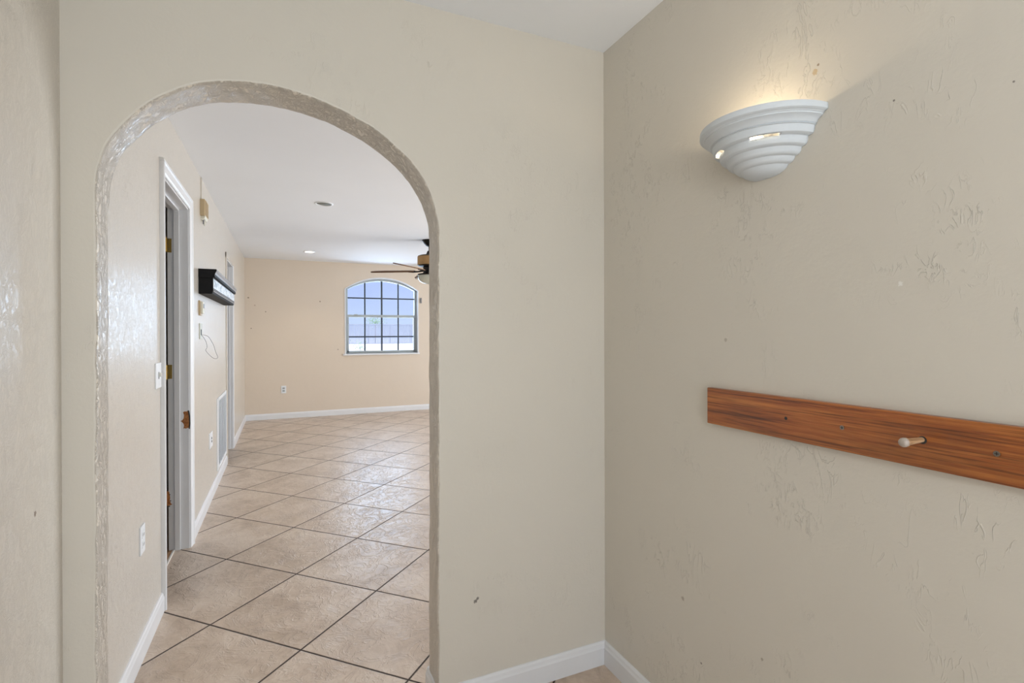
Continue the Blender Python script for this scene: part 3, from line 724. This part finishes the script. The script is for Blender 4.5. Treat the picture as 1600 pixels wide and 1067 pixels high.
for k in range(1, 5): y = vy0+.06+(vy1-vy0-.085)*k/5; bx(bm, X2+.001, X2+.0105, y-.003, y+.003, vz0+.03, vz1-.03)
obj('louvres', bm, M['whiteplastic'], vt)
bm = new(); bx(bm, X2-.001, X2+.0015, vy0+.05, vy1-.02, vz0+.02, vz1-.02); obj('backing', bm, simple('filter_backing', (.42, .44, .47), .8), vt)

# ------------------------------------------------------------------ recessed lights
def can(x, y, lit, label):
    z = cz(y); t_ = thing('recessed_light', label, 'ceiling light', (x, y, z))
    bm = new(); lathe(bm, [(.062, .001), (.060, -.004), (.066, -.008), (.076, -.006), (.079, .001)], (x, y, z), 40); obj('trim_ring', bm, M['whiteplastic'], t_, True)
    if lit:
        bm = new(); capped(bm, [(.061, .0), (.055, -.006), (.03, -.010), (.002, -.011)], (x, y, z), 32); obj('lens', bm, M['canlit'], t_, True)
        l = bpy.data.lights.new('recessed_lamp', 'SPOT'); l.energy = 14; l.color = (1, .86, .68); l.spot_size = 2.2; l.spot_blend = .6; l.shadow_soft_size = .05
        o = bpy.data.objects.new('recessed_lamp', l); COL.objects.link(o); o.location = (x, y, z-.03)
    else:
        bm = new(); capped(bm, [(.061, -.0005), (.050, -.003), (.03, -.006), (.002, -.007)], (x, y, z), 32); obj('reflector', bm, M['canoff'], t_, True)
can(.322, 4.70, False, 'unlit round recessed ceiling light, the nearer of two')
can(.335, 7.66, True, 'glowing round recessed ceiling light, nearer the far wall')

# ------------------------------------------------------------------ ceiling fan
fx, fy = 1.635, 6.10; fz = cz(fy)
fn = thing('ceiling_fan', 'dark bronze ceiling fan with tan motor band and brown blades, half hidden by the arch', 'ceiling fan', (fx, fy, fz))
bm = new(); capped(bm, [(.095, .002), (.095, -.012), (.088, -.020), (.072, -.045), (.050, -.068), (.028, -.078)], (fx, fy, fz), 36); auto(obj('canopy', bm, M['bronze'], fn))
bm = new(); capped(bm, [(.018, -.07), (.018, -.125), (.034, -.135), (.042, -.160), (.050, -.170), (.052, -.185)], (fx, fy, fz), 24); auto(obj('downrod', bm, M['bronze'], fn))
bm = new(); capped(bm, [(.06, -.178), (.12, -.186), (.147, -.196), (.150, -.204)], (fx, fy, fz), 40); auto(obj('motor_cap', bm, M['bronze'], fn))
bm = new(); capped(bm, [(.151, -.204), (.152, -.21), (.152, -.300), (.151, -.307)], (fx, fy, fz), 48); auto(obj('motor_band', bm, M['wicker'], fn))
bm = new(); capped(bm, [(.148, -.307), (.140, -.320), (.085, -.330), (.080, -.385), (.086, -.40), (.150, -.415), (.152, -.428), (.13, -.432)], (fx, fy, fz), 40); auto(obj('switch_housing', bm, M['bronze'], fn))
bm = new(); capped(bm, [(.146, -.430), (.148, -.440), (.143, -.475), (.122, -.505), (.085, -.525), (.04, -.535), (.003, -.537)], (fx, fy, fz), 40); obj('light_bowl', bm, M['frost'], fn, True)
bm = new(); capped(bm, [(.012, -.535), (.014, -.545), (.006, -.556)], (fx, fy, fz), 16); obj('finial', bm, M['bronze'], fn)
for k in range(3):
    a = math.radians(175+k*120); c = Vector((fx+.165*math.cos(a), fy+.165*math.sin(a), fz-.455)); rd = Vector((math.cos(a), math.sin(a), 0))
    bm = new(); tube(bm, [c+rd*(.016*math.cos(t))+Vector((0, 0, .022*math.sin(t))) for t in [math.pi*.5+math.pi*1.5*i/14 for i in range(15)]], .003, 6); obj('scroll_bracket', bm, M['bronze'], fn)
ZB = -.375
for k in range(5):
    a = math.radians(151+74*k)
    ax = Vector((math.cos(a), math.sin(a), 0)); wd = Vector((-math.sin(a), math.cos(a), 0)); pit = math.radians(13)
    wv = wd*math.cos(pit)+Vector((0, 0, -math.sin(pit))); nv = ax.cross(wv).normalized()
    C0 = Vector((fx, fy, fz+ZB))
    out = [(.20, .052), (.24, .060), (.40, .068), (.58, .074), (.66, .070), (.71, .055), (.735, .028)]
    L = [C0+ax*r_+wv*w_ for r_, w_ in out]+[C0+ax*.74]+[C0+ax*r_-wv*w_ for r_, w_ in reversed(out)]
    bm = new(); A = [bm.verts.new(p+nv*.0055) for p in L]; B = [bm.verts.new(p-nv*.0055) for p in L]; n = len(L)
    bm.faces.new(A); bm.faces.new(B[::-1])
    for i in range(n): bm.faces.new((A[i], B[i], B[(i+1) % n], A[(i+1) % n]))
    bo = obj('blade', bm, M['blade'], fn)
    bm = new(); tube(bm, [C0+ax*.07+Vector((0, 0, .006)), C0+ax*.15+Vector((0, 0, -.006)), C0+ax*.21-nv*.006*(1 if nv.z > 0 else -1), C0+ax*.27-nv*.006*(1 if nv.z > 0 else -1)], [.012, .009, .012, .008], 8); obj('blade_arm', bm, M['bronze'], bo)
# pendant added as a body for the near-room fill light (behind the camera)
pd = thing('added_pendant', 'small white pendant added unseen behind the viewpoint for the fill light', 'lamp', (.42, -.75, HN))
bm = new(); capped(bm, [(.05, .001), (.05, -.012), (.02, -.025)], (.42, -.75, HN), 24); obj('canopy', bm, M['whiteplastic'], pd)
bm = new(); capped(bm, [(.003, -.02), (.003, -.46)], (.42, -.75, HN), 8); obj('cord', bm, M['whiteplastic'], pd)
bm = new(); capped(bm, [(.012, -.455), (.02, -.46), (.02, -.50), (.016, -.505)], (.42, -.75, HN), 16); obj('socket', bm, M['whiteplastic'], pd)
